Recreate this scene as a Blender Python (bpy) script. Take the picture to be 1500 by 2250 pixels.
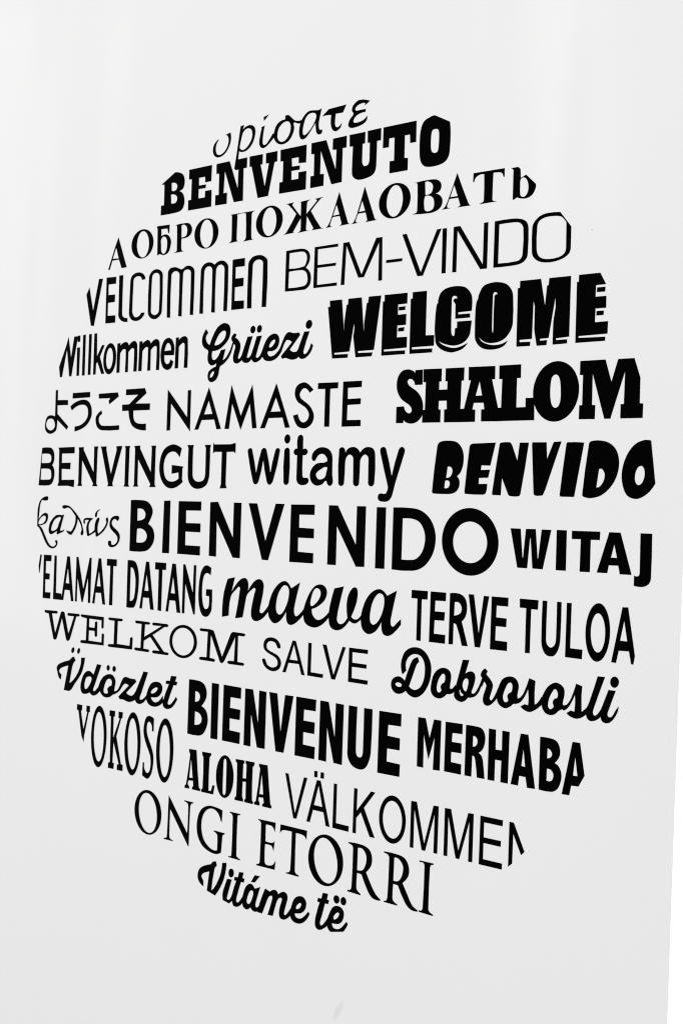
import bpy, bmesh, math
from mathutils import Matrix, Vector

for o in list(bpy.data.objects):
    bpy.data.objects.remove(o)
S = bpy.context.scene
COL = S.collection

# ------------------------------------------------------------------ camera
cd = bpy.data.cameras.new("camera")
cd.sensor_fit = 'VERTICAL'
cd.sensor_height = 36.0
cd.lens = 45.920
cd.clip_start = 0.02
cd.clip_end = 100.0
cam = bpy.data.objects.new("camera", cd)
COL.objects.link(cam)
cam.matrix_world = Matrix(((0.754885,-0.026334,0.655328,0.0),(0.654930,-0.022847,-0.755344,-1.2),(0.034864,0.999392,0.000000,1.5),(0,0,0,1)))
cd.dof.use_dof = True
cd.dof.focus_distance = 1.52
cd.dof.aperture_fstop = 14.0
cd.dof.aperture_blades = 7
S.camera = cam

# ------------------------------------------------------------------ world, lamps, exposure
w = bpy.data.worlds.new("World")
S.world = w
w.use_nodes = True
bg = w.node_tree.nodes["Background"]
bg.inputs[1].default_value = 0.945
# even bounce light of a pale room, a little dimmer from the floor side
wt = w.node_tree
tc = wt.nodes.new('ShaderNodeTexCoord')
sp = wt.nodes.new('ShaderNodeSeparateXYZ')
wr = wt.nodes.new('ShaderNodeMapRange')
wr.interpolation_type = 'SMOOTHSTEP'
wr.inputs[1].default_value = -0.75
wr.inputs[2].default_value = 0.1
wr.inputs[3].default_value = 0.72
wr.inputs[4].default_value = 1.0
wt.links.new(tc.outputs['Generated'], sp.inputs[0])
wt.links.new(sp.outputs[2], wr.inputs[0])
wt.links.new(wr.outputs[0], bg.inputs[0])

def lamp(name, loc, target, sx, sy, power, col=(1, 1, 1)):
    l = bpy.data.lights.new(name, 'AREA')
    l.shape = 'RECTANGLE'
    l.size = sx
    l.size_y = sy
    l.energy = power
    l.color = col
    o = bpy.data.objects.new(name, l)
    COL.objects.link(o)
    o.location = loc
    o.rotation_euler = (Vector(target) - Vector(loc)).to_track_quat('-Z', 'Y').to_euler()
    return o

# ceiling lights of the room in front of the wall, and the daylight that burns out the return face
lamp("ceiling_lamp", (-1.7, -3.2, 5.4), (-1.2, 0.0, 1.3), 3.0, 2.0, 58, (1.0, 0.995, 0.985))
lamp("window_lamp", (-2.44, -2.6, 3.6), (-0.77, 0.0, 2.0), 0.26, 2.2, 2.6, (0.99, 1.0, 0.99))
lamp("far_window_lamp", (-4.7, -1.95, 2.2), (-1.8, 0.0, 1.6), 0.5, 2.6, 2.1, (0.99, 1.0, 0.98))
lamp("side_window_lamp", (1.6, 0.9, 1.4), (-0.6, 0.3, 1.4), 2.0, 2.4, 260, (1.0, 1.0, 1.0))

S.render.engine = 'CYCLES'
S.cycles.filter_width = 1.1
S.view_settings.view_transform = 'Standard'
S.view_settings.look = 'None'
S.view_settings.gamma = 1.0
S.view_settings.exposure = 0.0

# ------------------------------------------------------------------ materials
def new_mat(name):
    m = bpy.data.materials.new(name)
    m.use_nodes = True
    nt = m.node_tree
    return m, nt, nt.nodes["Principled BSDF"]

def N(nt, t, **kw):
    n = nt.nodes.new(t)
    for k, v in kw.items():
        setattr(n, k, v)
    return n

def mark(nt, vec, cx, cz, ax, az, half_len, half_w, strength, noise):
    """an oblong scuff mark centred at (cx, cz) on the wall, long axis (ax, az)"""
    sep = N(nt, 'ShaderNodeSeparateXYZ')
    nt.links.new(vec, sep.inputs[0])
    def M(op, a, b=None):
        m = N(nt, 'ShaderNodeMath', operation=op)
        for i, v in enumerate((a, b)):
            if v is None: continue
            if isinstance(v, (int, float)): m.inputs[i].default_value = v
            else: nt.links.new(v, m.inputs[i])
        return m.outputs[0]
    dx = M('SUBTRACT', sep.outputs[0], cx)
    dz = M('SUBTRACT', sep.outputs[2], cz)
    u = M('DIVIDE', M('ADD', M('MULTIPLY', dx, ax), M('MULTIPLY', dz, az)), half_len)
    v = M('DIVIDE', M('SUBTRACT', M('MULTIPLY', dx, az), M('MULTIPLY', dz, ax)), half_w)
    r = M('ADD', M('MULTIPLY', u, u), M('MULTIPLY', v, v))
    r = M('ADD', r, M('MULTIPLY', M('SUBTRACT', noise, 0.5), 0.7))
    mr = N(nt, 'ShaderNodeMapRange', interpolation_type='SMOOTHSTEP')
    nt.links.new(r, mr.inputs[0])
    mr.inputs[1].default_value = 0.0
    mr.inputs[2].default_value = 1.3
    mr.inputs[3].default_value = strength
    mr.inputs[4].default_value = 0.0
    return mr.outputs[0]

# faint scuffs seen on the paint: centre x, z, direction, half length, half width, strength
MARKS = [(-1.01918, 0.8987, -0.49928, -0.86644, 0.01621, 0.0048, 0.24), (-0.70712, 1.80478, 0.33098, -0.94364, 0.00092, 0.0008, 0.6)]
wall_mat, nt, bs = new_mat("white_satin_paint")
geo = N(nt, 'ShaderNodeNewGeometry')
n1 = N(nt, 'ShaderNodeTexNoise')
n1.inputs['Scale'].default_value = 260
n1.inputs['Detail'].default_value = 3
nt.links.new(geo.outputs['Position'], n1.inputs['Vector'])
n2 = N(nt, 'ShaderNodeTexNoise')
n2.inputs['Scale'].default_value = 2.2
n2.inputs['Detail'].default_value = 4
nt.links.new(geo.outputs['Position'], n2.inputs['Vector'])
ramp = N(nt, 'ShaderNodeMix', data_type='RGBA')
ramp.inputs[6].default_value = (0.80, 0.803, 0.80, 1)
ramp.inputs[7].default_value = (0.83, 0.825, 0.828, 1)
nt.links.new(n2.outputs[0], ramp.inputs[0])
prev = ramp.outputs[2]
for a in MARKS:
    f = mark(nt, geo.outputs['Position'], *a, n1.outputs[0])
    mx = N(nt, 'ShaderNodeMix', data_type='RGBA')
    nt.links.new(f, mx.inputs[0])
    nt.links.new(prev, mx.inputs[6])
    mx.inputs[7].default_value = (0.42, 0.42, 0.425, 1)
    prev = mx.outputs[2]
nt.links.new(prev, bs.inputs['Base Color'])
bs.inputs['Roughness'].default_value = 0.14
bs.inputs['Specular IOR Level'].default_value = 0.5
# the plaster is not quite true: long shallow swells, mostly upright, and a fine roller grain
mp = N(nt, 'ShaderNodeMapping')
mp.inputs['Scale'].default_value = (5.0, 1.0, 1.1)
nt.links.new(geo.outputs['Position'], mp.inputs['Vector'])
n3 = N(nt, 'ShaderNodeTexNoise')
n3.inputs['Scale'].default_value = 1.0
n3.inputs['Detail'].default_value = 1.5
nt.links.new(mp.outputs[0], n3.inputs['Vector'])
bw = N(nt, 'ShaderNodeBump')
bw.inputs['Strength'].default_value = 1.0
bw.inputs['Distance'].default_value = 0.009
nt.links.new(n3.outputs[0], bw.inputs['Height'])
bp = N(nt, 'ShaderNodeBump')
nt.links.new(bw.outputs[0], bp.inputs['Normal'])
bp.inputs['Strength'].default_value = 0.05
bp.inputs['Distance'].default_value = 0.0004
nt.links.new(n1.outputs[0], bp.inputs['Height'])
nt.links.new(bp.outputs[0], bs.inputs['Normal'])

vinyl, nt2, b2 = new_mat("black_vinyl_film")
g2 = N(nt2, 'ShaderNodeNewGeometry')
k1 = N(nt2, 'ShaderNodeTexNoise')
k1.inputs['Scale'].default_value = 30
nt2.links.new(g2.outputs['Position'], k1.inputs['Vector'])
mr = N(nt2, 'ShaderNodeMapRange')
nt2.links.new(k1.outputs[0], mr.inputs[0])
mr.inputs[3].default_value = 0.30
mr.inputs[4].default_value = 0.42
nt2.links.new(mr.outputs[0], b2.inputs['Roughness'])
b2.inputs['Base Color'].default_value = (0.0005, 0.0004, 0.0005, 1)
b2.inputs['IOR'].default_value = 1.06
b2.inputs['Specular IOR Level'].default_value = 0.5

# ------------------------------------------------------------------ the wall, ending in a return face on the right
XE = -0.5905          # the outer corner
R0 = 0.0015           # its rounding
def build_wall():
    bm = bmesh.new()
    x0, z0, z1, y1 = -4.2, 0.0, 3.0, 0.9
    prof = [(x0, 0.0), (XE - R0, 0.0)]
    for i in range(1, 8):
        a = math.pi / 2 * i / 8
        prof.append((XE - R0 + R0 * math.sin(a), R0 - R0 * math.cos(a)))
    prof += [(XE, R0), (XE, y1), (x0, y1)]
    lo = [bm.verts.new((x, y, z0)) for x, y in prof]
    hi = [bm.verts.new((x, y, z1)) for x, y in prof]
    n = len(prof)
    for i in range(n):
        j = (i + 1) % n
        f = bm.faces.new((lo[i], lo[j], hi[j], hi[i]))
        f.smooth = 1 <= i <= 8
    bm.faces.new(lo[::-1])
    bm.faces.new(hi)
    bmesh.ops.recalc_face_normals(bm, faces=bm.faces)
    me = bpy.data.meshes.new("white_wall")
    bm.to_mesh(me)
    bm.free()
    me.materials.append(wall_mat)
    o = bpy.data.objects.new("white_wall", me)
    COL.objects.link(o)
    o["label"] = "smooth white wall carrying round block of black lettering, with a bright corner at right"
    o["category"] = "wall"
    return o
wall = build_wall()

# ------------------------------------------------------------------ lettering
def spline(pts, fl):
    """closed outline: corners stay sharp, points flagged s are passed smoothly"""
    n = len(pts)
    P = [Vector((a, b)) for a, b in pts]
    h = [max((P[(i + 1) % n] - P[i]).length, 1e-9) for i in range(n)]
    T = [None] * n
    fl0, fl = fl, list(fl)
    for i in range(n):            # a sharp turn next to a straight side is a corner
        if fl0[i] and not (fl0[i - 1] and fl0[(i + 1) % n]) and (P[i] - P[i - 1]).angle(P[(i + 1) % n] - P[i], 0.0) > 1.2:
            fl[i] = False
    for i in range(n):
        if fl[i]:
            a, b = h[i - 1], h[i]
            T[i] = (P[(i + 1) % n] - P[i - 1]).normalized()     # the longer side sets the direction: stems stay straight
    out = []
    for i in range(n):
        j = (i + 1) % n
        out.append(P[i])
        if not fl[i] and not fl[j]:
            continue
        c = (P[j] - P[i]) / h[i]
        def end(a, b, prev, T_other, sign):
            # a straight edge that runs on into a curve keeps its direction
            d = (P[a] - P[prev]).normalized() * sign
            if not fl[prev] and d.angle(c, 3.0) < 0.75 and (P[a] - P[prev]).length > 0.3 * h[i]:
                return d
            return 1.5 * c - 0.5 * T_other
        m0 = T[i] if T[i] is not None else end(i, j, i - 1, T[j], 1)
        m1 = T[j] if T[j] is not None else end(j, i, (j + 1) % n, T[i], -1)
        turn = m0.angle(m1, 0.0) if m0.length > 1e-9 and m1.length > 1e-9 else 1.0
        k = max(2, min(9, int(math.ceil(turn / 0.14))))
        for q in range(1, k):
            t = q / k
            t2, t3 = t * t, t * t * t
            out.append(P[i] * (2*t3 - 3*t2 + 1) + m0 * (h[i] * (t3 - 2*t2 + t)) + P[j] * (3*t2 - 2*t3) + m1 * (h[i] * (t3 - t2)))
    return out

def swell(P, d, hole):
    """push a closed outline outwards by d (inwards for the hole of a letter): the cutter's slightly fat line"""
    n = len(P)
    area = sum(P[i - 1].x * P[i].y - P[i].x * P[i - 1].y for i in range(n))
    s = (1.0 if area > 0 else -1.0) * (-1.0 if hole else 1.0)
    out = []
    for i in range(n):
        a, b = P[i] - P[i - 1], P[(i + 1) % n] - P[i]
        if a.length < 1e-7 or b.length < 1e-7:
            out.append(P[i])
            continue
        a.normalize()
        b.normalize()
        na, nb = Vector((a.y, -a.x)), Vector((b.y, -b.x))
        m = na + nb
        if m.length < 0.3:
            out.append(P[i] + na * d * s)
            continue
        m.normalize()
        out.append(P[i] + m * (d * s / max(0.55, m.dot(na))))
    return out

def inside(q, P):
    c = False
    for i in range(len(P)):
        a, b = P[i - 1], P[i]
        if (a.y > q.y) != (b.y > q.y) and q.x < (b.x - a.x) * (q.y - a.y) / (b.y - a.y) + a.x:
            c = not c
    return c

PENDING = []
GROUP = "words of the round block of black lettering on the wall"
def word(name, label, ox, oz, letters, fat=0.00018):
    root = bpy.data.objects.new(name, None)
    root.empty_display_size = 0.02
    COL.objects.link(root)
    root.location = (ox, 0.0, oz)
    root["label"] = label
    root["category"] = "lettering"
    root["group"] = GROUP
    for i, (data, lab) in enumerate(letters):
        cu = bpy.data.curves.new("outline", 'CURVE')
        cu.dimensions = '2D'
        cu.fill_mode = 'BOTH'
        cu.extrude = 0.00018 + 0.00003 * (i % 2)      # a film a few tenths of a millimetre thick
        first = None
        for sp in data.split('|'):
            pts, fl = [], []
            for tk in sp.split():
                s = tk[-1] == 's'
                a, b = (tk[:-1] if s else tk).split(',')
                pts.append((int(a) * 1e-4, int(b) * 1e-4))
                fl.append(s)
            P = spline(pts, fl)
            if first is None:
                first = P
            P = swell(P, fat, P is not first and inside(P[0], first))
            sl = cu.splines.new('POLY')
            sl.points.add(len(P) - 1)
            for v, q in zip(sl.points, P):
                v.co = (q.x, q.y, 0, 1)
            sl.use_cyclic_u = True
        co = bpy.data.objects.new("outline", cu)
        COL.objects.link(co)
        PENDING.append((co, root, lab, 'hyphen' if lab == 'hyphen' else 'letter'))

def finish():
    bpy.context.view_layer.update()
    dg = bpy.context.evaluated_depsgraph_get()
    rot = Matrix.Rotation(math.pi / 2, 4, 'X')
    made = []
    for co, root, lab, nm in PENDING:
        me = bpy.data.meshes.new_from_object(co.evaluated_get(dg))
        me.name = nm
        me.transform(rot)
        me.materials.clear()
        me.materials.append(vinyl)
        made.append((me, root, lab, nm))
    for co, *_ in PENDING:
        cu = co.data
        bpy.data.objects.remove(co)
        bpy.data.curves.remove(cu)
    for me, root, lab, nm in made:
        o = bpy.data.objects.new(nm, me)
        COL.objects.link(o)
        o.parent = root
        if lab and lab != 'hyphen':
            o["label"] = lab

word('vinyl_word', 'thin slanted calligraphic Greek word at the very top, its rho running into BENVENUTO', -1.155, 1.948, [
  ('-1266,439 -1338,385s -1362,308s -1330,234s -1254,200s -1143,222s -1055,308s -1021,416s -1036,495 -1128,478 -1090,462s -1064,406s -1083,321s -1149,250s -1231,226s -1287,250s -1309,316s -1296,385s -1256,434', ''),
  ('-845,547 -782,549 -808,490 -747,524s -653,529s -583,480s -576,383s -627,273s -720,211s -810,203s -861,223 -873,117 -900,60 -939,5 -906,173|-829,369s -802,452s -734,497s -655,480s -623,423s -637,338s -700,261s -777,223s -830,238s -852,273s', ''),
  ('-463,467 -402,479 -419,413s -432,313s -426,247s -395,227s -345,247s -252,351 -224,346 -224,306 -291,251s -359,207s -419,193s -471,220s -492,283s -476,375s -454,458|-335,612 -426,595 -419,548 -393,563', ''),
  ('-38,497 -38,545 17,543s 65,507s 131,456s 211,438s 269,449 255,403s 192,409s 113,430s 122,370s 103,296s 33,215s -72,188s -171,221s -228,296s -227,366s -192,446s -125,489s|-171,310s -151,400s -81,460s -1,471s 50,436s 64,364s 40,291s -21,231s -95,220s -151,254s', ''),
  ('581,530 527,517s 455,527s 363,531s 276,474s 224,383s 212,286s 234,219s 277,194s 342,214s 425,297s 487,367 494,308s 510,242s 548,214s 596,223s 598,263s 566,263s 544,300s 544,375s 564,462s|495,467s 405,505s 324,466s 281,366s 273,276s 304,240s 375,274s 459,359s', ''),
  ('598,429 704,498 987,505 936,419 819,424 811,345s 818,272s 855,248s 890,260s 924,293 901,237s 829,207s 772,240s 744,319s 748,420 683,431s', ''),
  ('1365,485 1287,444 1293,473 1247,479s 1170,464s 1133,426s 1150,401s 1216,398s 1302,396 1298,365 1227,362s 1151,339s 1109,287s 1126,259s 1193,253s 1275,269s 1329,309 1318,255s 1253,218s 1147,202s 1069,209s 1033,242s 1055,311s 1111,368s 1083,417s 1106,479s 1200,523s', ''),
], 0.00020)
word('vinyl_word', 'heavy black slab serif word BENVENUTO just under the Greek word at the top', -1.144, 1.903, [
  ('-2485,440 -2228,565 -2149,560s -2068,527s -2026,474s -2015,397s -2044,326s -2124,300 -2054,265s -2014,198s -2009,110s -2052,40s -2152,13s -2486,11 -2485,143 -2424,143 -2428,429|-2281,434s -2217,428s -2166,393s -2169,341s -2215,314s -2275,323|-2288,274s -2216,267s -2160,229s -2159,179s -2196,144s -2277,147', 'B with its top left corner sliced off'),
  ('-1928,562 -1481,563 -1485,350 -1599,349 -1606,426 -1728,429 -1726,320 -1586,316 -1591,272 -1728,276 -1728,145 -1599,143 -1596,229 -1472,229 -1471,6 -1925,9 -1928,144 -1870,146 -1870,427 -1925,434', ''),
  ('-1390,561 -1142,563 -972,180 -968,429 -1026,430 -1047,455 -1003,563 -815,564 -815,433 -876,433 -869,7 -1036,9 -1226,445 -1240,151 -1173,150 -1173,5 -1393,9 -1393,143 -1330,142 -1334,427 -1387,432', ''),
  ('-768,567 -529,563 -529,436 -565,434 -475,136 -411,433 -466,434 -469,564 -268,563 -268,432 -313,432 -410,8 -594,6 -725,432 -762,435', ''),
  ('-210,566 238,565 238,344 115,353 110,429 -10,432 -3,324 132,318 132,269 -9,273 -5,154 117,152 117,235 248,232 248,5 -212,10 -212,151 -156,150 -156,419 -205,422', ''),
  ('323,568 568,568 739,179 745,426 681,435 681,567 902,568 903,429 842,429 845,13 679,8 483,451 483,158 546,152 544,9 326,8 326,153 381,152 376,428 325,434', ''),
  ('951,569 1198,567 1199,431 1160,432 1161,243s 1165,198s 1190,158s 1221,152s 1257,162s 1276,196s 1280,239 1277,428 1243,430 1238,571 1444,573 1447,430 1386,431 1386,180s 1382,107s 1348,40s 1245,7s 1122,2s 1041,36s 1010,88s 1007,192 1010,424 957,430', ''),
  ('1483,572 1977,570 1980,324 1896,325 1888,427 1810,427 1813,158 1866,151 1868,10 1596,11 1595,152 1661,149 1658,427 1573,431 1572,327 1483,328', ''),
  ('2254,582 2454,481 2465,459s 2477,339s 2474,173s 2462,92s 2413,30s 2302,1s 2179,3s 2107,26s 2061,82s 2041,170s 2037,369s 2052,473s 2089,541s 2154,572s|2255,430s 2288,423s 2309,402s 2317,331s 2315,219s 2299,159s 2256,150s 2216,172s 2199,230s 2199,364s 2214,418s', 'O with its top right shoulder sliced off'),
], 0.00020)
word('vinyl_phrase', 'black serif Cyrillic phrase of two words running under BENVENUTO', -1.141, 1.838, [
  ('-3417,451 -3215,9 -3324,5 -3389,134 -3536,134 -3592,5 -3622,10 -3556,160 -3484,323|-3451,322 -3534,155 -3394,148 -3457,308', 'first letter with a faint hairline left leg'),
  ('-3113,355s -3071,431s -2996,484s -2902,506s -2805,494s -2723,448s -2668,377s -2651,293s -2674,211s -2734,145s -2820,106s -2917,102s -3009,132s -3080,191s -3116,270s|-2985,407s -2944,462s -2889,485s -2830,470s -2780,421s -2749,347s -2742,263s -2762,186s -2803,130s -2859,108s -2917,122s -2967,171s -2998,245s -3005,329s', ''),
  ('-2588,502 -2571,514 -2323,507 -2326,392 -2343,400s -2363,462 -2493,468 -2488,363s -2427,381s -2350,366s -2290,297s -2287,229s -2329,132s -2429,100s -2508,122s -2558,108 -2570,483|-2492,320s -2434,359s -2373,318s -2358,237s -2377,148s -2430,114s -2480,153s -2488,239s', ''),
  ('-2209,489 -2004,490s -1921,475s -1867,412s -1876,341s -1945,298s -2072,289 -2068,149s -2051,120s -2009,105 -2209,106 -2160,123s -2155,159s -2164,458s -2179,482s|-2078,471s -2028,476s -1977,448s -1954,389s -1971,324s -2019,301s -2072,301', ''),
  ('-1788,392s -1736,454s -1659,493s -1569,503s -1481,482s -1407,434s -1358,366s -1343,288s -1363,212s -1415,150s -1492,111s -1582,101s -1670,122s -1744,170s -1793,238s -1808,316s|-1678,415s -1637,470s -1583,490s -1526,472s -1478,420s -1449,343s -1444,258s -1464,181s -1505,127s -1559,106s -1616,124s -1664,176s -1693,253s -1698,338s', ''),
  ('-1124,500 -668,494 -712,482s -726,451s -721,173s -711,129 -678,120 -859,117 -824,142s -814,183s -827,459s -841,487s -995,486s -990,455s -992,175s -982,138s -957,128 -1132,124 -1089,145s -1083,185s -1088,445s -1094,486s', ''),
  ('-635,299s -626,376s -583,446s -512,497s -424,521s -333,515s -251,479s -192,420s -165,346s -174,268s -217,198s -287,147s -375,123s -467,129s -549,165s -608,224s|-521,368s -495,441s -449,490s -394,504s -339,482s -296,428s -273,352s -275,269s -301,197s -347,148s -403,134s -457,156s -500,210s -523,286s', ''),
  ('-117,511 26,512 7,503s -3,480s 152,320 151,488s 143,503s 109,507 303,512 261,498s 249,475s 244,336 422,483s 414,498s 384,510 519,516 472,501s 317,368 489,146s 537,124 347,124 370,139s 367,160s 253,317 245,160s 250,130s 295,125 112,121 149,136s 159,170s 153,302 25,142s 25,128s 54,125 -136,124 -89,144s 75,362 -68,495s', ''),
  ('784,540 936,154s 951,134s 979,128 810,127 841,142s 832,173s 804,250 686,249 647,161s 656,137s 696,127 584,126 619,151s 666,233s|747,398 689,260 800,265', ''),
  ('1192,549 1353,163s 1368,137s 1399,125 1222,123 1249,139s 1244,163s 1218,242 1099,241 1061,158s 1073,133s 1115,126 998,123 1034,143s 1081,229s|1158,391 1106,254 1212,259', ''),
  ('1557,135s 1483,182s 1436,250s 1423,329s 1446,407s 1502,472s 1581,515s 1672,528s 1762,509s 1836,463s 1883,394s 1896,315s 1873,237s 1817,172s 1738,130s 1646,117s|1552,224s 1536,304s 1546,387s 1578,457s 1626,500s 1682,507s 1733,477s 1770,416s 1786,336s 1777,253s 1745,183s 1696,140s 1641,133s 1589,163s', ''),
  ('1942,494 2197,496s 2292,476s 2339,420s 2321,353s 2239,326 2316,303s 2362,241s 2345,168s 2276,126s 2182,113s 1936,128 1990,136s 2005,166s 1998,467s 1983,488s|2103,484s 2158,483s 2215,443s 2224,391s 2196,338s 2113,327|2107,312s 2174,316s 2230,283s 2250,218s 2236,156s 2182,133s 2126,140s 2104,173s', ''),
  ('2563,516 2730,153s 2759,128 2583,128 2619,140s 2618,158s 2587,239 2464,240 2431,163s 2438,141s 2485,128 2364,128 2400,148s 2441,212s|2525,394 2470,254 2583,254', ''),
  ('2791,483 3206,479 3207,387 3195,396s 3182,430s 3138,449s 3056,455 3054,163s 3064,140s 3120,123 2881,127 2931,140s 2945,165s 2938,457 2873,459s 2815,428s 2801,388 2789,390', ''),
  ('3299,468 3384,467 3414,441 3421,340 3492,366 3618,250 3617,208s 3578,142s 3509,113s 3438,119s 3381,138 3339,116 3330,121 3327,410s 3325,446s|3419,325s 3457,347s 3503,319s 3529,244s 3521,173s 3487,132s 3445,132s 3420,163s 3416,259s', ''),
], 0.00028)
word('vinyl_word', 'tall narrow rounded capitals VELCOMMEN left of the thin BEM-VINDO', -1.367, 1.76, [
  ('-1783,565 -1680,216 -1566,671 -1480,667 -1652,-3 -1718,3 -1846,464', 'V with its left arm sliced off'),
  ('-1392,674 -1178,668 -1178,574 -1344,575 -1341,417 -1191,414 -1194,312 -1345,309 -1343,117 -1171,112 -1169,12 -1386,14', ''),
  ('-1107,679 -1023,677 -1021,136s -1007,92s -964,63s -898,53 -896,3 -976,10s -1059,48s -1099,103s -1099,161', ''),
  ('-541,580 -605,576 -629,616s -673,634s -731,633s -785,602s -793,536 -799,157s -782,99s -744,59s -685,53s -629,74s -602,107 -533,106 -543,73s -612,21s -705,3s -800,25s -854,81s -865,143 -857,542s -847,617s -791,669s -690,684s -603,663s -546,613s', ''),
  ('-292,692s -213,662s -171,602s -166,110s -188,56s -256,10s -333,3s -412,35s -456,104s -455,581s -437,636s -376,682s|-315,647s -366,634s -396,585s -397,127s -387,85s -321,55s -259,66s -222,114s -230,589s -261,634s', ''),
  ('-60,619s -26,671s 33,685s 108,680s 217,640s 300,675s 377,674s 448,640s 477,583s 475,2 414,9 411,569s 388,616s 332,633s 274,622s 247,575s 247,1 181,6 180,571s 156,611s 103,633s 44,622s 9,577s 12,-2 -52,4', ''),
  ('605,561s 615,619s 677,672s 776,682s 871,641 931,676s 1015,682s 1086,651s 1130,589s 1132,5 1068,11 1065,557s 1046,607s 996,635s 934,623s 898,563s 901,4 835,11 831,564s 815,610s 764,634s 701,621s 669,555s 671,6 605,9', ''),
  ('1214,673 1437,674 1439,573 1271,574 1273,418 1425,416 1425,313 1268,309 1269,123 1446,117 1448,15 1219,14', ''),
  ('1509,571s 1523,622s 1587,673s 1706,684s 1793,657s 1852,594s 1852,7 1778,11 1777,574s 1755,613s 1695,633s 1630,621s 1587,569s 1588,9 1510,11', ''),
], 0.00030)
word('vinyl_word', 'thin wide capitals BEM-VINDO with a hyphen, above WELCOME', -0.941, 1.776, [
  ('-2078,526 -1826,529s -1726,504s -1673,440s -1678,355s -1735,286 -1672,233s -1644,170s -1653,74s -1719,19s -1785,12s -2077,15|-2022,496 -1825,497s -1758,483s -1719,433s -1722,360s -1766,301s -2023,294|-2021,262 -1805,263s -1729,233s -1696,163s -1703,90s -1762,53s -2025,48', ''),
  ('-1589,523 -1207,526 -1209,495 -1539,496 -1536,295 -1231,294 -1236,264 -1538,264 -1534,47 -1207,49 -1209,16 -1591,18', ''),
  ('-1119,525 -1028,527 -814,110 -600,530 -510,529 -493,16 -546,16 -555,476 -776,81 -862,82 -1070,491 -1086,14 -1139,17', ''),
  ('-434,246 -196,245 -198,215 -436,216', 'hyphen'),
  ('-202,524 -142,526 86,52 303,525 362,529 118,16 41,16', ''),
  ('385,526 441,525 443,15 391,15', ''),
  ('542,527 629,527 959,57 958,524 1011,526 1014,13 926,14 592,484 593,12 541,14', ''),
  ('1104,523 1335,525s 1448,508s 1517,468s 1543,402s 1545,151s 1533,77s 1468,27s 1341,12s 1104,13|1160,488 1352,488s 1435,472s 1482,409s 1485,157s 1473,89s 1415,51s 1160,48', ''),
  ('1939,524 2080,354 2082,131 2061,70s 1985,25s 1886,4s 1785,4s 1682,30s 1613,94s 1600,183s 1597,396s 1621,456s 1692,512s 1792,532s|1949,481s 1851,496s 1751,493s 1679,461s 1655,402s 1656,164s 1680,87s 1740,46s 1827,32s 1941,41s 2011,77s 2029,137 2024,395 1996,442s', ''),
], 0.00028)
word('vinyl_word', 'fat black block capitals WELCOME with a white lined drop shadow', -0.88, 1.686, [
  ('-1918,733 -1722,733 -1671,321 -1673,432 -1642,663 -1622,663 -1616,734 -1408,734 -1357,306 -1354,421 -1322,660 -1305,660 -1294,734 -1105,732 -1191,92 -1442,90 -1435,64 -1212,60 -1222,17 -1473,17 -1519,267 -1504,376 -1515,427 -1575,93 -1822,89 -1815,64 -1597,61 -1601,19 -1849,21 -1944,657 -1912,659', ''),
  ('-1049,733 -708,731 -708,609 -844,607 -842,482 -716,484 -716,360 -844,360 -846,217 -694,214 -694,92 -1039,86 -1035,60 -717,57 -717,17 -1070,16 -1073,657 -1046,657|-829,574 -734,575 -735,535 -828,535|-827,327 -739,330 -743,287 -828,288', ''),
  ('-628,731 -425,730 -421,214 -297,210 -297,91 -618,90 -614,62 -319,57 -320,15 -647,15 -654,656 -627,656', ''),
  ('41,744s 131,718s 207,634s 222,536s 217,454 30,450 33,423 196,422 198,380 -3,380 -7,546 -40,585 -25,604s 13,606 9,627s -24,643s -58,628s -64,561s -58,239s -46,197s -17,178s -4,204 -3,266 25,273 24,343 222,341 213,263s 197,179s 127,107s 10,76s -80,85s -171,111s -231,141 -183,96s -78,56s -1,45s 85,57s 179,94 113,35s 13,5s -63,1s -181,38s -262,106s -281,190s -290,275s -284,473s -269,566 -253,576 -255,607s -222,688s -146,734s -44,748s', ''),
  ('554,744s 674,712s 747,635s 767,552s 773,272s 738,181s 658,104s 532,74s 418,89s 329,148 375,92s 505,49s 632,53s 717,87 647,23s 493,1s 363,33s 287,115s 274,211s 272,461s 283,544s 302,578 316,636s 370,715s 462,742s|567,604 544,635s 509,632s 499,586s 500,244s 506,196s 519,181 522,242 522,584s 538,608s', ''),
  ('854,729 1117,728 1180,433 1200,650 1219,653 1224,727 1489,726 1491,85 1327,77 1333,54 1466,55 1468,15 1293,11 1293,259 1316,417 1309,514 1238,87 1125,83 1134,59 1219,61 1213,11 1093,11 1056,184 1054,437 1033,502 1027,89 867,87 870,59 1007,55 1006,14 834,15 827,652 854,654', ''),
  ('1589,728 1840,727 1911,605 1795,604 1792,480 1920,479 1922,359 1797,360 1795,213 1950,214 1948,88 1605,83 1606,60 1922,54 1923,15 1572,13 1567,654 1590,656|1811,576 1906,575 1903,529 1810,530|1813,328 1896,328 1895,286 1813,285', 'E with its top right corner sliced off'),
], 0.00020)
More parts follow.
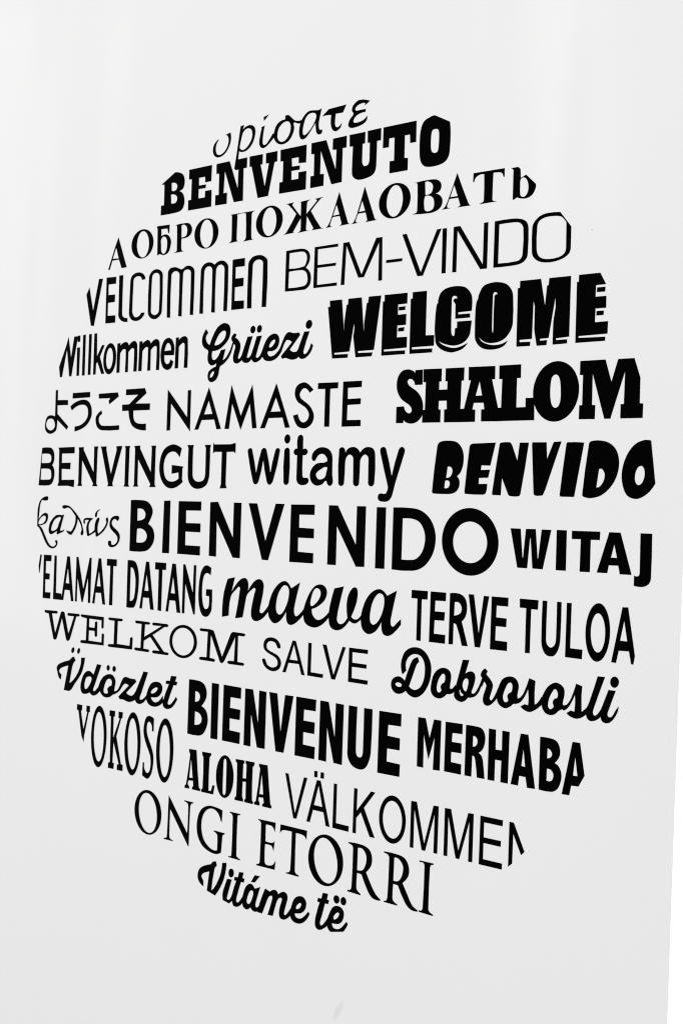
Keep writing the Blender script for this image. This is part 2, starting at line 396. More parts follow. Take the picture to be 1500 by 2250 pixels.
word('vinyl_word', 'narrow bold sans word Willkommen, leftmost of its row, its W cut at the left', -1.469, 1.687, [
  ('-1218,596 -1143,285 -1082,593 -991,593 -1023,468 -1123,7 -1172,12 -1247,412 -1348,6 -1397,8 -1423,162 -1268,468', 'W with its left arm sliced away'),
  ('-991,601 -940,600 -939,514 -995,512|-1003,423 -938,425 -941,11 -997,10', ''),
  ('-871,604 -811,606 -808,10 -868,10', ''),
  ('-730,606 -671,605 -672,13 -731,12', ''),
  ('-608,609 -549,608 -534,272 -426,428 -368,427 -467,263 -357,15 -420,15 -522,197 -549,161 -554,13 -608,12', ''),
  ('-378,155s -380,253s -355,346s -308,414s -247,445s -185,433s -134,379s -104,294s -101,196s -126,103s -174,34s -235,4s -297,16s -348,70s|-313,138s -324,209s -317,283s -294,345s -259,380s -222,380s -189,345s -170,284s -167,209s -183,139s -212,89s -250,71s -286,89s', ''),
  ('-76,431 -12,436 -14,397 47,432s 127,440s 180,386 237,434s 316,442s 359,375s 362,17 295,18 299,314s 281,347s 232,346s 169,295 172,15 112,16 116,311s 98,345s 42,341s -12,286 -13,16 -78,16', ''),
  ('407,432 470,433 468,397 532,432s 600,441s 651,387 706,432s 782,442s 833,386s 839,16 778,17 781,326s 764,352s 711,345s 652,301 655,17 593,17 597,317s 579,350s 527,340s 473,292 468,18 402,18', ''),
  ('1138,206 939,214s 951,127s 991,88s 1038,92s 1074,146 1128,114s 1088,33s 1004,9s 917,53s 869,169s 875,308s 927,412s 1019,446s 1096,408s 1140,318s|1079,272s 1068,335s 1013,382s 968,347s 940,267', ''),
  ('1171,439 1230,440 1228,401 1289,440s 1362,447s 1409,396s 1417,20 1351,21 1354,325s 1334,363s 1284,354s 1234,300 1230,21 1166,22', ''),
], 0.00030)
word('vinyl_word', 'small brush script word Grüezi between Willkommen and WELCOME', -1.198, 1.667, [
  ('-942,720 -901,667 -930,637s -944,592s -908,527s -863,501 -813,607s -736,715s -649,766s -569,774s -497,735s -475,664s -502,565s -594,481s -697,430s -810,418 -816,346s -789,299s -740,302s -685,350s -643,421 -559,429 -604,284 -538,320s -466,417 -445,383 -497,307s -582,238s -653,202s -673,112s -718,35s -799,4s -857,24s -882,87s -856,154s -727,208 -721,256 -769,232s -826,230s -882,275s -895,350s -889,427s -963,468s -1011,533s -1004,630s|-771,498s -745,557s -691,633s -628,674s -572,673s -557,630s -590,559s -676,502s -744,489s|-835,64s -840,78s -834,99s -819,122s -798,140s -778,148s -764,145s -759,131s -765,110s -780,87s -801,69s -821,60s', ''),
  ('-466,417 -422,516 -450,556s -439,595s -396,628 -360,610 -382,569s -325,538s -281,474s -286,396s -317,309s -297,286s -251,328s -241,272 -287,243s -341,230s -394,257s -407,325s -382,413s -372,457s -405,494 -445,383', ''),
  ('-251,328 -150,568 -60,569 -150,317s -140,291s -94,308s -65,351s 18,564 107,566 14,314s 28,282s 84,310s 133,395 152,329 94,260s -5,229s -69,274 -121,235s -200,236s -241,272|-102,649s -99,673s -85,693s -64,703s -41,701s -23,687s -14,665s -17,640s -31,620s -52,610s -74,612s -93,626s|17,645s 18,669s 30,691s 50,704s 73,705s 92,693s 103,672s 102,647s 90,626s 70,613s 47,612s 28,624s', ''),
  ('133,395 189,501s 262,562s 345,577s 406,540s 420,466s 384,392s 302,359s 227,357s 229,314s 276,289s 350,307s 415,358s 450,405 468,344 397,272s 316,238s 233,235s 163,257s 130,308s|250,407s 244,423s 253,448s 274,474s 302,495s 328,505s 346,502s 352,485s 343,460s 322,434s 295,413s 268,403s', ''),
  ('450,405 511,527s 554,571s 605,580s 665,563s 759,566 780,535 608,358 661,328s 727,328s 761,371 767,264 724,239s 636,232s 546,259s 485,248 464,285 648,453 588,483s 536,475s 468,344', ''),
  ('759,366 851,570 937,569 847,334s 855,293s 895,294s 950,360s 973,417 1006,391 967,307s 883,242s 804,236s 763,269|877,630s 873,657s 882,684s 903,704s 930,711s 956,704s 973,684s 978,658s 968,631s 947,611s 920,604s 895,611s', ''),
], 0.00020)
word('vinyl_word', 'four bold Japanese characters at the left of NAMASTE', -1.521, 1.603, [
  ('-964,651 -913,651 -912,500 -663,494 -659,424 -912,426 -908,295 -637,101 -668,55 -907,208 -912,94s -946,35s -1071,-1s -1171,38s -1203,110s -1181,218s -1135,265s -1047,275s -961,256|-1068,230s -1142,211s -1177,134s -1138,74s -1064,46s -987,71s -957,130s -995,208s', ''),
  ('-547,594 -145,597 -141,523 -550,517|-596,396 -483,455s -298,488s -166,452s -96,346s -108,219s -239,94s -477,26 -478,96 -315,125s -190,221s -178,337s -228,401s -322,419s -442,401s -559,341', ''),
  ('61,562 489,569 510,514 310,409 290,452 330,494 65,498|132,320 149,271 92,238s 77,181s 107,123s 172,95s 539,97 542,36 157,35s 55,78s 11,159s 19,240s', ''),
  ('672,605 1076,609 1113,541 883,399 1195,391 1193,305 844,304 845,222s 879,148s 967,113s 1122,110 1124,19 988,30s 849,76s 775,167s 740,305 601,304 597,389 746,390 941,525 673,527', ''),
], 0.00030)
word('vinyl_word', 'sharp pointed sans capitals NAMASTE between the Japanese characters and SHALOM', -1.19, 1.602, [
  ('-1749,585 -1339,191 -1341,556 -1279,561 -1273,0 -1674,390 -1678,22 -1748,19', ''),
  ('-926,583 -673,26 -755,23 -805,153 -1049,150 -1110,25 -1183,22|-923,411 -1008,222 -842,226', ''),
  ('-496,598 -306,188 -110,591 -10,27 -88,24 -145,347 -302,9 -474,357 -521,23 -602,25', ''),
  ('320,589 576,25 497,22 446,153 199,151 139,24 57,22|318,414 231,227 412,230', ''),
  ('958,487 897,453s 849,501s 788,510s 730,443s 758,379s 895,295s 977,178s 958,80s 884,23s 800,10s 700,49s 628,171 706,187 746,111s 808,81s 879,118s 895,197s 823,279s 711,336s 650,427s 665,526s 736,573s 833,577s', ''),
  ('1035,565 1364,563 1362,493 1237,491 1240,24 1160,26 1157,490 1034,495', ''),
  ('1446,567 1742,566 1741,494 1523,491 1525,352 1733,356 1732,288 1524,283 1523,96 1741,95 1744,23 1444,21', ''),
], 0.00020)
word('vinyl_word', 'extra heavy slab serif capitals SHALOM at the right under WELCOME', -0.802, 1.604, [
  ('-1223,639 -1221,468 -1328,468 -1347,514s -1389,540s -1429,533s -1442,502s -1405,453s -1309,396s -1239,325s -1205,240s -1203,166s -1216,103s -1280,41s -1359,19s -1440,33s -1482,64 -1486,28 -1592,28 -1592,216 -1484,220 -1460,167s -1411,137s -1371,151s -1366,191s -1409,240s -1506,296s -1570,368s -1598,454s -1586,561s -1528,633s -1441,651s -1366,631s -1331,603 -1330,637', ''),
  ('-1210,642 -951,639 -950,495 -981,494 -980,396 -861,396 -862,494 -891,493 -892,638 -635,637 -636,493 -669,492 -672,169 -619,170 -612,23 -891,25 -895,169 -859,170 -863,272 -979,273 -980,171 -949,170 -948,26 -1205,27 -1205,166 -1171,174 -1170,495 -1207,495', ''),
  ('-572,638 -217,634 -214,492 -255,490 -162,168 -118,169 -117,23 -380,26 -383,156 -341,157 -354,234 -490,236 -507,159 -467,156 -466,23 -612,23 -619,170 -536,491 -568,490|-419,477 -469,311 -377,312', ''),
  ('-159,635 121,636 123,491 73,491 77,166 199,167 197,266 300,265 306,212 312,26 -115,25 -118,169 -115,488 -156,490', ''),
  ('466,26s 383,83s 322,169s 292,275s 295,387s 332,491s 397,576s 484,630s 581,648s 677,627s 761,570s 821,483s 852,378s 848,266s 812,162s 746,77s 659,23s 562,5s|569,509s 525,489s 505,426s 501,319s 513,221s 538,167s 573,149s 611,168s 634,227s 636,324s 625,431s 604,486s', ''),
  ('861,635 1157,636 1236,400 1307,634 1490,634 1564,432 1566,170 1605,167 1604,23 1354,24 1353,167 1390,168 1390,509 1236,23 1168,24 1012,502 1015,167 1054,166 1053,23 866,25 867,167 901,170 900,490 862,491', 'M with its top right corner sliced off'),
], 0.00020)
word('vinyl_word', 'flared serif capitals BENVINGUT at the left edge beside lowercase witamy', -1.44, 1.523, [
  ('-2063,584 -1868,588s -1794,552s -1759,475s -1762,387s -1805,324 -1761,278s -1740,201s -1760,102s -1810,41s -1908,19s -2122,19 -2088,321|-2061,498 -1918,500s -1850,481s -1825,420s -1843,371s -1928,354s -2071,354|-2074,270 -1905,273s -1837,250s -1814,179s -1829,118s -1895,103s -2077,101', 'B with its stem sliced off at a slant'),
  ('-1658,584 -1538,588 -1272,593 -1271,504 -1572,499 -1567,355 -1357,360 -1362,266 -1566,272 -1560,102 -1259,107 -1260,2 -1401,21 -1651,16 -1629,71 -1639,551', ''),
  ('-1175,586 -1058,589 -1056,548 -807,218 -810,579 -818,596 -724,598 -735,547 -738,60 -713,22 -827,23 -809,59 -1086,403 -1084,56 -1068,22 -1171,20 -1156,65 -1163,549', ''),
  ('-664,595 -535,596 -535,546 -414,195 -300,545 -309,597 -183,600 -194,565 -378,64 -359,27 -484,25 -466,53 -643,568', ''),
  ('-119,598 -10,599 -21,564 -23,58 -5,25 -120,26 -102,57 -104,565', ''),
  ('85,597 207,603 209,560 455,229 461,570 449,599 545,600 538,559 540,65 562,28 433,26 454,64 173,416 175,61 193,30 88,28 106,60 104,561', ''),
  ('1074,560 1038,442s 961,508s 872,519s 777,476s 722,372s 724,242s 770,144s 853,106s 950,109s 1034,147 1027,235 889,217 887,331 1118,311 1100,287 1099,136 1116,107 1002,38s 882,15s 775,41s 672,143s 631,285s 656,449s 732,558s 875,613s 980,601s', ''),
  ('1189,602 1311,603 1301,565 1305,235s 1320,160s 1369,118s 1439,108s 1516,125s 1552,173s 1559,257s 1555,564 1532,602 1648,603 1635,563 1636,247s 1623,142s 1566,57s 1429,17s 1318,37s 1236,116s 1215,223s 1213,566', ''),
  ('1696,631 1715,607 2021,607 2115,625 2118,493 2085,515 1952,511 1952,83 1972,33 1847,29 1868,82 1865,512 1726,514 1696,493', ''),
], 0.00030)
word('vinyl_word', 'rounded lowercase word witamy in the middle of its row', -1.076, 1.514, [
  ('-1245,645s -1217,627s -1129,321 -1049,611s -1003,646s -957,618s -874,323 -797,617s -753,643s -719,609s -825,227s -884,177s -933,219s -1008,495 -1078,225s -1132,179s -1182,216s -1289,582s -1287,627s', ''),
  ('-645,752s -641,781s -625,804s -601,815s -575,811s -556,793s -547,766s -551,737s -567,713s -591,702s -616,707s -636,725s|-592,647s -551,616s -548,216s -594,179s -636,212s -639,612s', ''),
  ('-366,807s -325,774s -322,634s -275,633s -241,596s -272,559s -323,556 -318,291s -287,268s -235,268s -210,234s -245,193s -332,181s -397,210s -416,275 -417,556s -459,562s -478,597s -452,631s -417,634 -416,775s', ''),
  ('-6,649s 100,627s 161,563s 173,464s 177,309s 192,224s 153,177s 107,195s 80,240s 15,194s -80,178s -159,220s -190,306s -157,392s -73,450s 86,475s 56,549s -12,571s -74,542s -117,485s -162,500s -156,571s -91,628s|85,407s -31,371s -90,321s -65,264s -16,250s 59,279s 81,336s', ''),
  ('322,647s 364,626s 377,577 426,632s 508,649s 573,625s 612,579 664,628s 735,647s 817,623s 847,548s 847,218s 801,179s 754,217s 749,506s 703,559s 650,541s 616,479s 610,208s 564,178s 519,214s 509,513s 457,560s 403,535s 379,465s 372,212s 329,178s 283,211s 279,619s', ''),
  ('973,646s 1010,622s 1111,300 1203,608s 1248,645s 1291,614s 1283,560s 1161,208s 1123,72s 1074,14s 995,1s 924,20s 918,75s 959,96s 1023,90s 1056,139s 1061,179 935,561s 928,623s', ''),
], 0.00020)
word('vinyl_word', 'fat slanted cartoon style capitals BENVIDO at the right under SHALOM', -0.765, 1.524, [
  ('-1344,547s -1308,598s -1175,611s -1064,588s -988,500s -973,367s -1006,260s -1058,210 -1021,162s -1026,82s -1083,24s -1182,8s -1384,11 -1398,31|-1191,320s -1140,313s -1118,268s -1146,205s -1208,187|-1220,158s -1171,160s -1149,125s -1174,76s -1229,72', ''),
  ('-894,535s -878,565s -835,576 -546,584 -607,333 -726,336 -732,279 -610,284 -631,199 -754,195 -756,124 -641,126 -658,26s -704,9s -936,15 -942,38', ''),
  ('-491,559s -475,583s -355,586 -330,558 -253,382 -228,581 -115,580 -201,25s -225,0s -337,2s -359,22 -447,198 -456,6 -564,8 -569,27', ''),
  ('-67,583 108,582 123,402 201,584 292,590 131,132 86,21s 56,12s -15,14s -31,45 -70,556', ''),
  ('357,561s 370,580s 568,575 469,6 304,6 295,23', ''),
  ('629,559s 650,587s 743,596s 855,574s 940,508s 982,402s 976,272s 918,142s 802,34s 674,-3s 589,8s 569,30s|755,301s 792,301s 827,247s 815,173s 771,115s 729,106', ''),
  ('1339,590 1401,156 1341,75s 1255,15s 1176,-1s 1085,39s 1032,159s 1026,289s 1070,435s 1155,547s 1259,594s|1175,179s 1170,228s 1180,279s 1202,319s 1231,336s 1259,327s 1278,294s 1283,245s 1273,194s 1250,154s 1221,137s 1194,146s', 'O with its right side sliced off'),
], 0.00020)
word('vinyl_word', 'thin curly calligraphic Greek word left of the large BIENVENIDO', -1.555, 1.431, [
  ('-739,769s -725,749s -740,716s -878,719 -916,649s -931,547s -946,410 -889,467s -816,510s -758,516s -717,492s -720,421s -774,364s -935,328 -862,290s -799,217s -718,109s -648,41s -581,16s -516,32s -489,73s -512,102s -488,116s -461,99s -468,49s -523,7s -613,-1s -706,39s -786,126s -858,225s -921,294s -968,317 -971,434s -970,556s -942,659s -895,721s -822,757s|-944,379s -904,436s -831,479s -781,478s -761,451s -776,400s -832,357s -932,342s', 'kappa with its stem cut at the left'),
  ('-525,482s -428,498s -360,494 -322,505 -403,286s -399,263s -358,263s -303,285 -333,256s -389,237s -461,211 -481,219 -472,269 -560,226s -633,208s -672,237s -679,292s -643,384s|-394,463s -467,464s -547,427s -600,355s -626,284s -611,254s -553,256s -474,294s -437,370s', ''),
  ('-355,637s -291,645s -194,631s -95,574s 4,502s 88,416s 132,330s 152,262s 138,227s 102,223s 94,250s 114,290s 91,367s 7,463 -5,394s -48,304s -123,220 -187,224s -254,272 -141,256 -88,312s -45,392s -39,491 -118,563s -193,611s -257,616s -304,601s -362,612s', ''),
  ('150,438s 179,463s 257,472s 368,470 305,433s 270,373s 274,295s 288,237 346,261s 413,302 416,378s 443,447s 487,482s 511,468s 484,400s 473,322s 493,245 574,296s 646,366s 676,425s 662,473s 692,488s 709,455s 690,387s 626,308s 546,252s 464,213 444,219 434,282 347,244s 268,212 249,218 222,313s 238,392s 281,447 227,450s 173,434s 183,400s 160,394s|523,606 460,564s 448,503s 422,497s 415,533s 451,578s', ''),
  ('899,520s 944,512s 948,481s 918,457s 882,477s 842,480s 799,448s 794,400s 849,349s 934,300s 978,244s 970,168s 900,98s 804,75s 743,96s 730,144s 762,159s 793,146s 795,113s 848,101s 913,137s 939,195s 907,251s 822,305s 764,351s 749,408s 768,466s 818,506s', ''),
], 0.00050)
word('vinyl_word', 'large wide bold capitals BIENVENIDO across the middle of the circle', -1.123, 1.434, [
  ('-3119,724 -2933,728s -2765,709s -2664,626s -2652,545s -2735,401 -2635,337s -2597,238s -2624,129s -2729,37s -2895,7s -3115,8|-2972,610s -2857,603s -2798,541s -2822,471s -2968,437|-2968,327s -2842,324s -2755,251s -2778,168s -2860,133s -2974,132', ''),
  ('-2416,728 -2287,734 -2282,14 -2422,11', ''),
  ('-2117,730 -1670,733 -1669,614 -1964,610 -1960,436 -1671,439 -1670,323 -1965,323 -1960,135 -1665,134 -1664,12 -2112,15', ''),
  ('-1492,729 -1347,736 -1043,271 -1046,732 -906,732 -904,14 -1035,15 -1360,485 -1351,13 -1487,17', ''),
  ('-771,731 -619,731 -451,254 -289,735 -138,735 -393,13 -500,14', ''),
  ('-20,731 378,737 379,614 124,611 127,444 379,440 380,323 115,323 120,143 380,136 381,13 -18,12', ''),
  ('615,736 758,736 1066,270 1065,736 1204,736 1207,14 1078,10 752,488 757,12 618,12', ''),
  ('1374,731 1512,731 1516,8 1377,7', ''),
  ('1625,734 1915,731s 2053,698s 2173,609s 2244,473s 2253,336s 2210,196s 2100,68s 1947,10s 1630,8|1767,612 1901,613s 2020,573s 2092,468s 2107,361s 2073,236s 1999,155s 1922,130s 1768,128', ''),
  ('2387,551s 2465,655s 2576,725s 2705,753s 2838,736s 2958,675s 3051,578s 3106,457s 3115,326s 3078,201s 3000,98s 2889,28s 2760,0s 2627,17s 2507,78s 2414,174s 2360,296s 2350,426s|2545,512s 2612,573s 2698,603s 2789,598s 2872,558s 2935,489s 2967,403s 2963,311s 2925,229s 2858,168s 2772,138s 2681,144s 2598,184s 2535,252s 2504,339s 2507,430s', ''),
], 0.00020)
word('vinyl_word', 'bold capitals WITAJ with a dropped J, at the right after BIENVENIDO', -0.711, 1.435, [
  ('-848,535 -721,535 -686,223 -675,223 -650,535 -529,537 -494,221 -484,221 -451,535 -335,535 -426,113 -552,115 -587,439 -598,438 -622,113 -745,114', ''),
  ('-264,538 -144,537 -140,113 -260,113', ''),
  ('-79,535 255,538 253,454 146,452 149,115 30,113 31,454 -76,452', ''),
  ('364,536 491,536 631,114 501,113 480,200 367,198 353,116 234,116|425,418 389,274 463,275', ''),
  ('720,538 846,538 849,91s 830,36s 783,5s 724,-3s 664,4 663,105 691,98s 718,110s 725,148', ''),
], 0.00020)
word('vinyl_phrase', 'very narrow tall capitals SELAMAT DATANG with the first letter mostly cut away', -1.454, 1.354, [
  ('-1876,654 -1841,654 -1883,385 -1892,380 -1908,490', 'sliver left of the first letter, the rest of it cut away'),
  ('-1787,655 -1600,658 -1601,570 -1731,567 -1730,382 -1628,378 -1633,294 -1734,291 -1729,93 -1596,96 -1601,8 -1781,7', ''),
  ('-1525,658 -1472,656 -1462,100 -1341,98 -1328,93 -1329,8 -1525,6', ''),
  ('-1216,659 -1154,659 -1036,8 -1090,8 -1130,165 -1252,165 -1280,9 -1329,8 -1315,75|-1191,495 -1236,259 -1144,259', ''),
  ('-994,661 -952,661 -812,198 -686,665 -645,663 -644,12 -692,10 -712,377 -817,14 -843,12 -956,362 -957,10 -997,11', ''),
  ('-481,666 -426,666 -303,12 -361,12 -402,174 -527,170 -544,11 -594,13|-463,489 -508,260 -415,262', ''),
  ('-290,668 -74,669 -74,577 -148,576 -143,15 -212,13 -211,575 -291,576', ''),
  ('168,672 282,672s 344,644s 389,568s 415,462s 417,315s 393,147s 353,46s 317,15s 173,11|234,577s 280,572s 321,515s 349,418s 352,301s 332,162s 290,108s 238,104', ''),
  ('562,671 624,670 753,15 682,17 648,174 520,173 505,16 454,18|583,503 545,264 637,265', ''),
  ('756,673 979,673 979,581 906,581 907,13 838,16 834,577 758,578', ''),
  ('1108,672 1176,672 1298,16 1230,15 1194,174 1074,173 1051,16 1002,16|1134,499 1092,267 1183,266', ''),
  ('1331,674 1368,674 1537,297 1540,674 1584,673 1587,18 1560,18 1381,422 1379,17 1334,17', ''),
  ('1876,654 1872,564s 1837,580s 1802,587s 1756,568s 1725,501s 1713,397s 1716,276s 1738,166s 1773,108s 1809,102s 1846,127s 1860,175s 1857,282 1795,283 1796,367 1907,369 1909,113s 1883,56s 1845,16s 1791,4s 1736,21s 1685,96s 1654,216s 1650,384s 1675,563s 1731,660s 1798,684s', ''),
], 0.00030)
word('vinyl_word', 'bold black brush script word maeva under BIENVENIDO', -1.093, 1.356, [
  ('-1411,511 -1282,538 -1333,344 -1237,465s -1148,530s -1068,531s -1031,469s -1035,372 -941,491s -854,538s -786,524s -751,455s -784,261s -811,132s -777,106s -723,138s -649,223 -652,144 -762,40s -884,1s -954,49s -953,185s -912,348s -897,414s -938,419s -1063,290 -1114,31 -1247,8 -1176,395s -1200,423s -1234,400s -1344,287s -1373,33 -1494,7 -1496,145s -1475,327s', ''),
  ('-656,215 -601,369s -498,495s -370,542s -269,457 -124,541 -206,240s -205,147s -168,115s -96,163s -48,213 -49,146 -154,49s -258,2s -324,36s -341,167 -433,50s -540,1s -625,51s -656,128s|-411,484s -346,488s -305,436s -316,310s -374,181s -447,115s -507,139s -525,232s -492,377s', ''),
  ('-48,213 20,380s 118,503s 220,538s 304,507s 328,432s 281,337s 171,260s 86,228 104,155s 179,100s 270,122s 371,206 373,146 283,62s 163,6s 37,19s -28,67s -48,143s|120,472s 181,491s 228,448s 217,379s 149,297s 71,267s 73,369s', ''),
  ('450,504 597,538 535,310s 503,141s 536,83s 606,89s 674,162 655,319s 679,441s 744,528s 799,531s 821,473s 802,344s 729,180 771,155s 830,159s 886,209 884,164 793,107s 703,134 608,36s 500,1s 407,34s 374,130s 385,284s', ''),
  ('886,209 937,369s 1038,495s 1169,540s 1277,470 1418,540 1344,223s 1342,142s 1377,114s 1431,157s 1492,213 1495,150 1381,36s 1298,2s 1227,30s 1202,160 1116,42s 1002,0s 913,54s 885,156s|1134,486s 1200,488s 1235,434s 1227,316s 1167,179s 1084,113s 1030,146s 1025,257s 1061,393s', ''),
], 0.00020)
word('vinyl_phrase', 'narrow bold capitals TERVE TULOA right of the script word maeva', -0.785, 1.354, [
  ('-1440,584 -1210,585 -1211,491 -1293,488 -1290,8 -1350,10 -1353,492 -1440,493', ''),
  ('-1165,584 -950,584 -950,491 -1098,488 -1101,361 -958,361 -963,268 -1101,264 -1104,105 -943,104 -943,8 -1167,9', ''),
  ('-892,584 -770,586s -692,547s -656,461s -668,345s -721,277 -628,9 -706,8 -787,229s -832,253s -832,11 -890,9|-827,489s -765,488s -724,429s -743,365s -829,332', ''),
  ('-635,588 -566,589 -484,157 -430,584 -362,582 -461,10 -529,11', ''),
  ('-324,584 -108,585 -108,492 -258,492 -260,359 -123,356 -124,266 -261,265 -262,105 -105,102 -105,6 -325,5', ''),
  ('43,586 276,585 272,486 188,487 188,10 131,8 128,492 47,493', ''),
  ('331,585 386,586 385,225s 393,141s 430,97s 469,98s 506,143s 513,219s 511,585 562,585 562,190s 543,88s 501,20s 453,2s 394,15s 348,78s 332,169s', ''),
  ('631,583 685,584 685,108 833,106 829,10 631,13', ''),
  ('891,124s 869,230s 867,348s 887,458s 925,546s 975,596s 1031,603s 1083,563s 1123,484s 1146,378s 1148,260s 1128,149s 1090,62s 1039,11s 984,5s 932,45s|929,381s 951,455s 985,498s 1023,501s 1059,465s 1086,396s 1097,308s 1092,218s 1070,144s 1036,101s 998,98s 962,134s 935,203s 924,292s', ''),
  ('1286,585 1347,587 1441,100 1426,15 1405,16 1375,145 1256,140 1229,11 1178,15|1309,451 1267,241 1353,239', 'A with its right foot sliced off'),
], 0.00020)
word('vinyl_word', 'round ended typewriter style capitals WELKOM left of SALVE', -1.412, 1.294, [
  ('-2132,425 -1837,431 -1822,415 -1835,398 -1964,392 -1865,99 -1741,422 -1701,437 -1660,424 -1545,116 -1424,388 -1564,388 -1585,401 -1566,423 -1314,426 -1294,411 -1313,395 -1372,392 -1511,39 -1553,10 -1594,31 -1713,341 -1827,27 -1863,3 -1902,16 -2040,386 -2123,392 -2141,408', ''),
  ('-1255,426 -741,426 -739,277 -760,264 -783,274 -786,382 -1071,384 -1070,254 -938,252 -933,338 -908,352 -885,342 -881,148 -902,130 -929,144 -936,216 -1071,213 -1072,58 -771,57 -771,178 -747,192 -724,178 -725,25 -1239,14 -1259,29 -1241,51 -1130,57 -1122,384 -1240,393 -1267,409', ''),
  ('-621,431 -336,434 -317,420 -334,405 -427,399 -430,69 -151,67 -142,178 -116,196 -91,183 -95,27 -605,17 -628,30 -610,50 -498,59 -495,398 -613,400 -636,414', ''),
  ('-32,435 247,434 269,421 249,405 163,404 155,220 517,406 337,403 316,417 335,436 625,437 649,421 627,402 575,402 327,267 576,51 651,50 672,37 653,20 358,18 333,35 356,53 489,58 281,239 149,173 143,56 250,54 271,41 252,23 -22,22 -47,38 -27,57 87,58 95,402 -25,402 -46,418', ''),
  ('729,104s 686,195s 697,293s 759,380s 860,437s 980,454s 1096,427s 1184,362s 1226,271s 1216,172s 1153,86s 1052,28s 932,11s 817,38s|742,183s 742,268s 783,345s 859,400s 954,421s 1049,405s 1125,354s 1168,279s 1168,194s 1127,117s 1051,62s 956,40s 861,57s 785,107s', ''),
  ('1293,438 1480,439 1545,426 1721,95 1873,417 1909,442 2115,439 2136,426 2117,408 2004,407 2006,58 2114,58 2132,42 2115,26 1846,24 1824,40 1844,58 1948,63 1958,388 1761,48 1725,19 1688,29 1494,377 1483,61 1569,56 1589,42 1571,23 1301,24 1284,39 1302,57 1429,63 1439,409 1300,407 1278,421', ''),
], 0.00038)
word('vinyl_word', 'light plain capitals SALVE between WELKOM and Dobrososli', -1.078, 1.295, [
  ('-570,305 -619,305s -654,359s -727,380s -792,362s -816,313s -787,263s -699,235s -603,198s -553,130s -568,61s -623,16s -702,2s -790,22s -858,73s -883,135 -833,140s -800,79s -740,49s -675,48s -619,77s -610,129s -645,173s -726,206s -807,235s -858,277s -864,345s -823,401s -737,424s -642,407s -582,355s', ''),
  ('-363,418 -310,418 -143,8 -198,10 -243,138 -423,136 -467,10 -519,11|-338,373 -407,175 -264,175', ''),
  ('-96,415 -44,416 -43,55 161,51 158,8 -96,11', ''),
  ('141,417 203,415 332,60 463,415 511,414 358,10 300,10', ''),
  ('568,417 861,417 861,371 620,371 623,241 849,240 846,195 620,195 621,55 875,52 870,6 569,8', ''),
], 0.00020)
word('vinyl_word', 'bold black script word Dobrososli under TERVE TULOA at the right', -0.806, 1.289, [
  ('-1272,296 -1327,246s -1344,300s -1350,379s -1312,491s -1240,553s -1148,576s -1054,561s -972,500s -923,413s -912,316s -934,197s -997,83s -1068,21s -1141,-1s -1216,18s -1271,61 -1329,24s -1405,15s -1464,48s -1488,105s -1473,167s -1414,208s -1350,210s -1288,172 -1213,373s -1172,436s -1109,466 -1091,415 -1126,377s -1156,300s -1226,115 -1182,89s -1126,85s -1060,124s -1014,208s -999,317s -1013,413s -1063,481s -1138,501s -1206,484s -1260,437s -1284,366s|-1365,92s -1391,93s -1413,101s -1426,114s -1426,128s -1413,140s -1390,146s -1365,145s -1343,137s -1330,124s -1330,110s -1343,98s', ''),
  ('-749,380s -677,370s -636,327s -631,260s -642,182s -632,154s -597,168s -563,210 -578,132s -624,102s -683,92 -729,51s -788,30s -861,45s -902,94s -905,171s -877,281s -820,350s|-728,317s -769,298s -809,231s -827,151s -815,104s -785,96s -756,125s -769,158s -753,198s -722,216s -708,271s', ''),
  ('-474,499 -389,503 -437,346 -389,374s -343,379s -307,353s -300,296s -324,209s -345,149s -321,135s -288,156s -250,217s -219,287 -206,269 -237,181s -286,118s -343,93s -389,87 -433,44s -485,28s -545,45s -578,84s -572,142s -537,270s|-409,299s -449,280s -470,221s -456,174s -420,150s -394,210s -387,268s|-502,164s -504,121s -482,93s -450,108s -484,133s', ''),
  ('-219,287 -203,326 -223,352s -212,396s -173,433s -138,410 -154,369s -113,336s -65,276s -68,219s -93,141s -97,103s -74,92s -42,129s -11,188 -3,143 -45,77s -106,33s -157,35s -183,74s -178,141s -145,238s -155,270s -179,291 -208,222', ''),
  ('-11,188 15,247s 56,331s 110,368s 170,381s 226,368s 266,322s 274,268s 260,192s 268,152 231,115s 189,68s 118,32s 51,47s 10,88s -3,143s|181,314s 140,308s 104,248s 76,171s 82,115s 113,93s 148,119s 135,159s 150,193s 185,216s 197,268s', ''),
  ('250,143s 301,168s 346,227s 407,388 483,368 477,242s 483,111 526,142s 569,209 573,126 533,91s 483,54s 422,29s 359,41s 309,73 358,102 404,97 408,172s 396,275 358,193s 313,130s 272,103s 220,91 214,109s', ''),
  ('570,192 598,256s 646,327s 725,376s 786,369s 838,328s 846,259s 829,179s 835,150 865,149s 880,138 826,110s 782,87 739,47s 689,30s 627,41s 590,80s 573,126s|733,311s 699,281s 661,203s 649,123s 671,90s 701,96s 723,127s 709,165s 732,207s 762,219s 767,276s', ''),
  ('835,145s 879,160s 931,235s 986,395 1057,375 1051,275s 1059,105 1116,155 1118,95 1066,54s 998,32s 929,45s 882,74 931,106 976,98 982,198s 974,281 928,183s 886,126s 837,101s', ''),
  ('1116,155 1147,218s 1237,499 1319,500 1207,183s 1192,117s 1210,90s 1244,103s 1289,168 1287,91 1241,51s 1179,30s 1135,46s 1113,99s', ''),
  ('1289,168 1311,221s 1367,372 1447,372 1375,170s 1362,118s 1384,94s 1420,108s 1451,163s 1489,218 1483,184 1448,104s 1398,47s 1347,31s 1303,47s 1287,91s|1432,517s 1465,505s 1481,467s 1466,425s 1434,406s 1400,419s 1385,456s 1397,497s', ''),
], 0.00020)
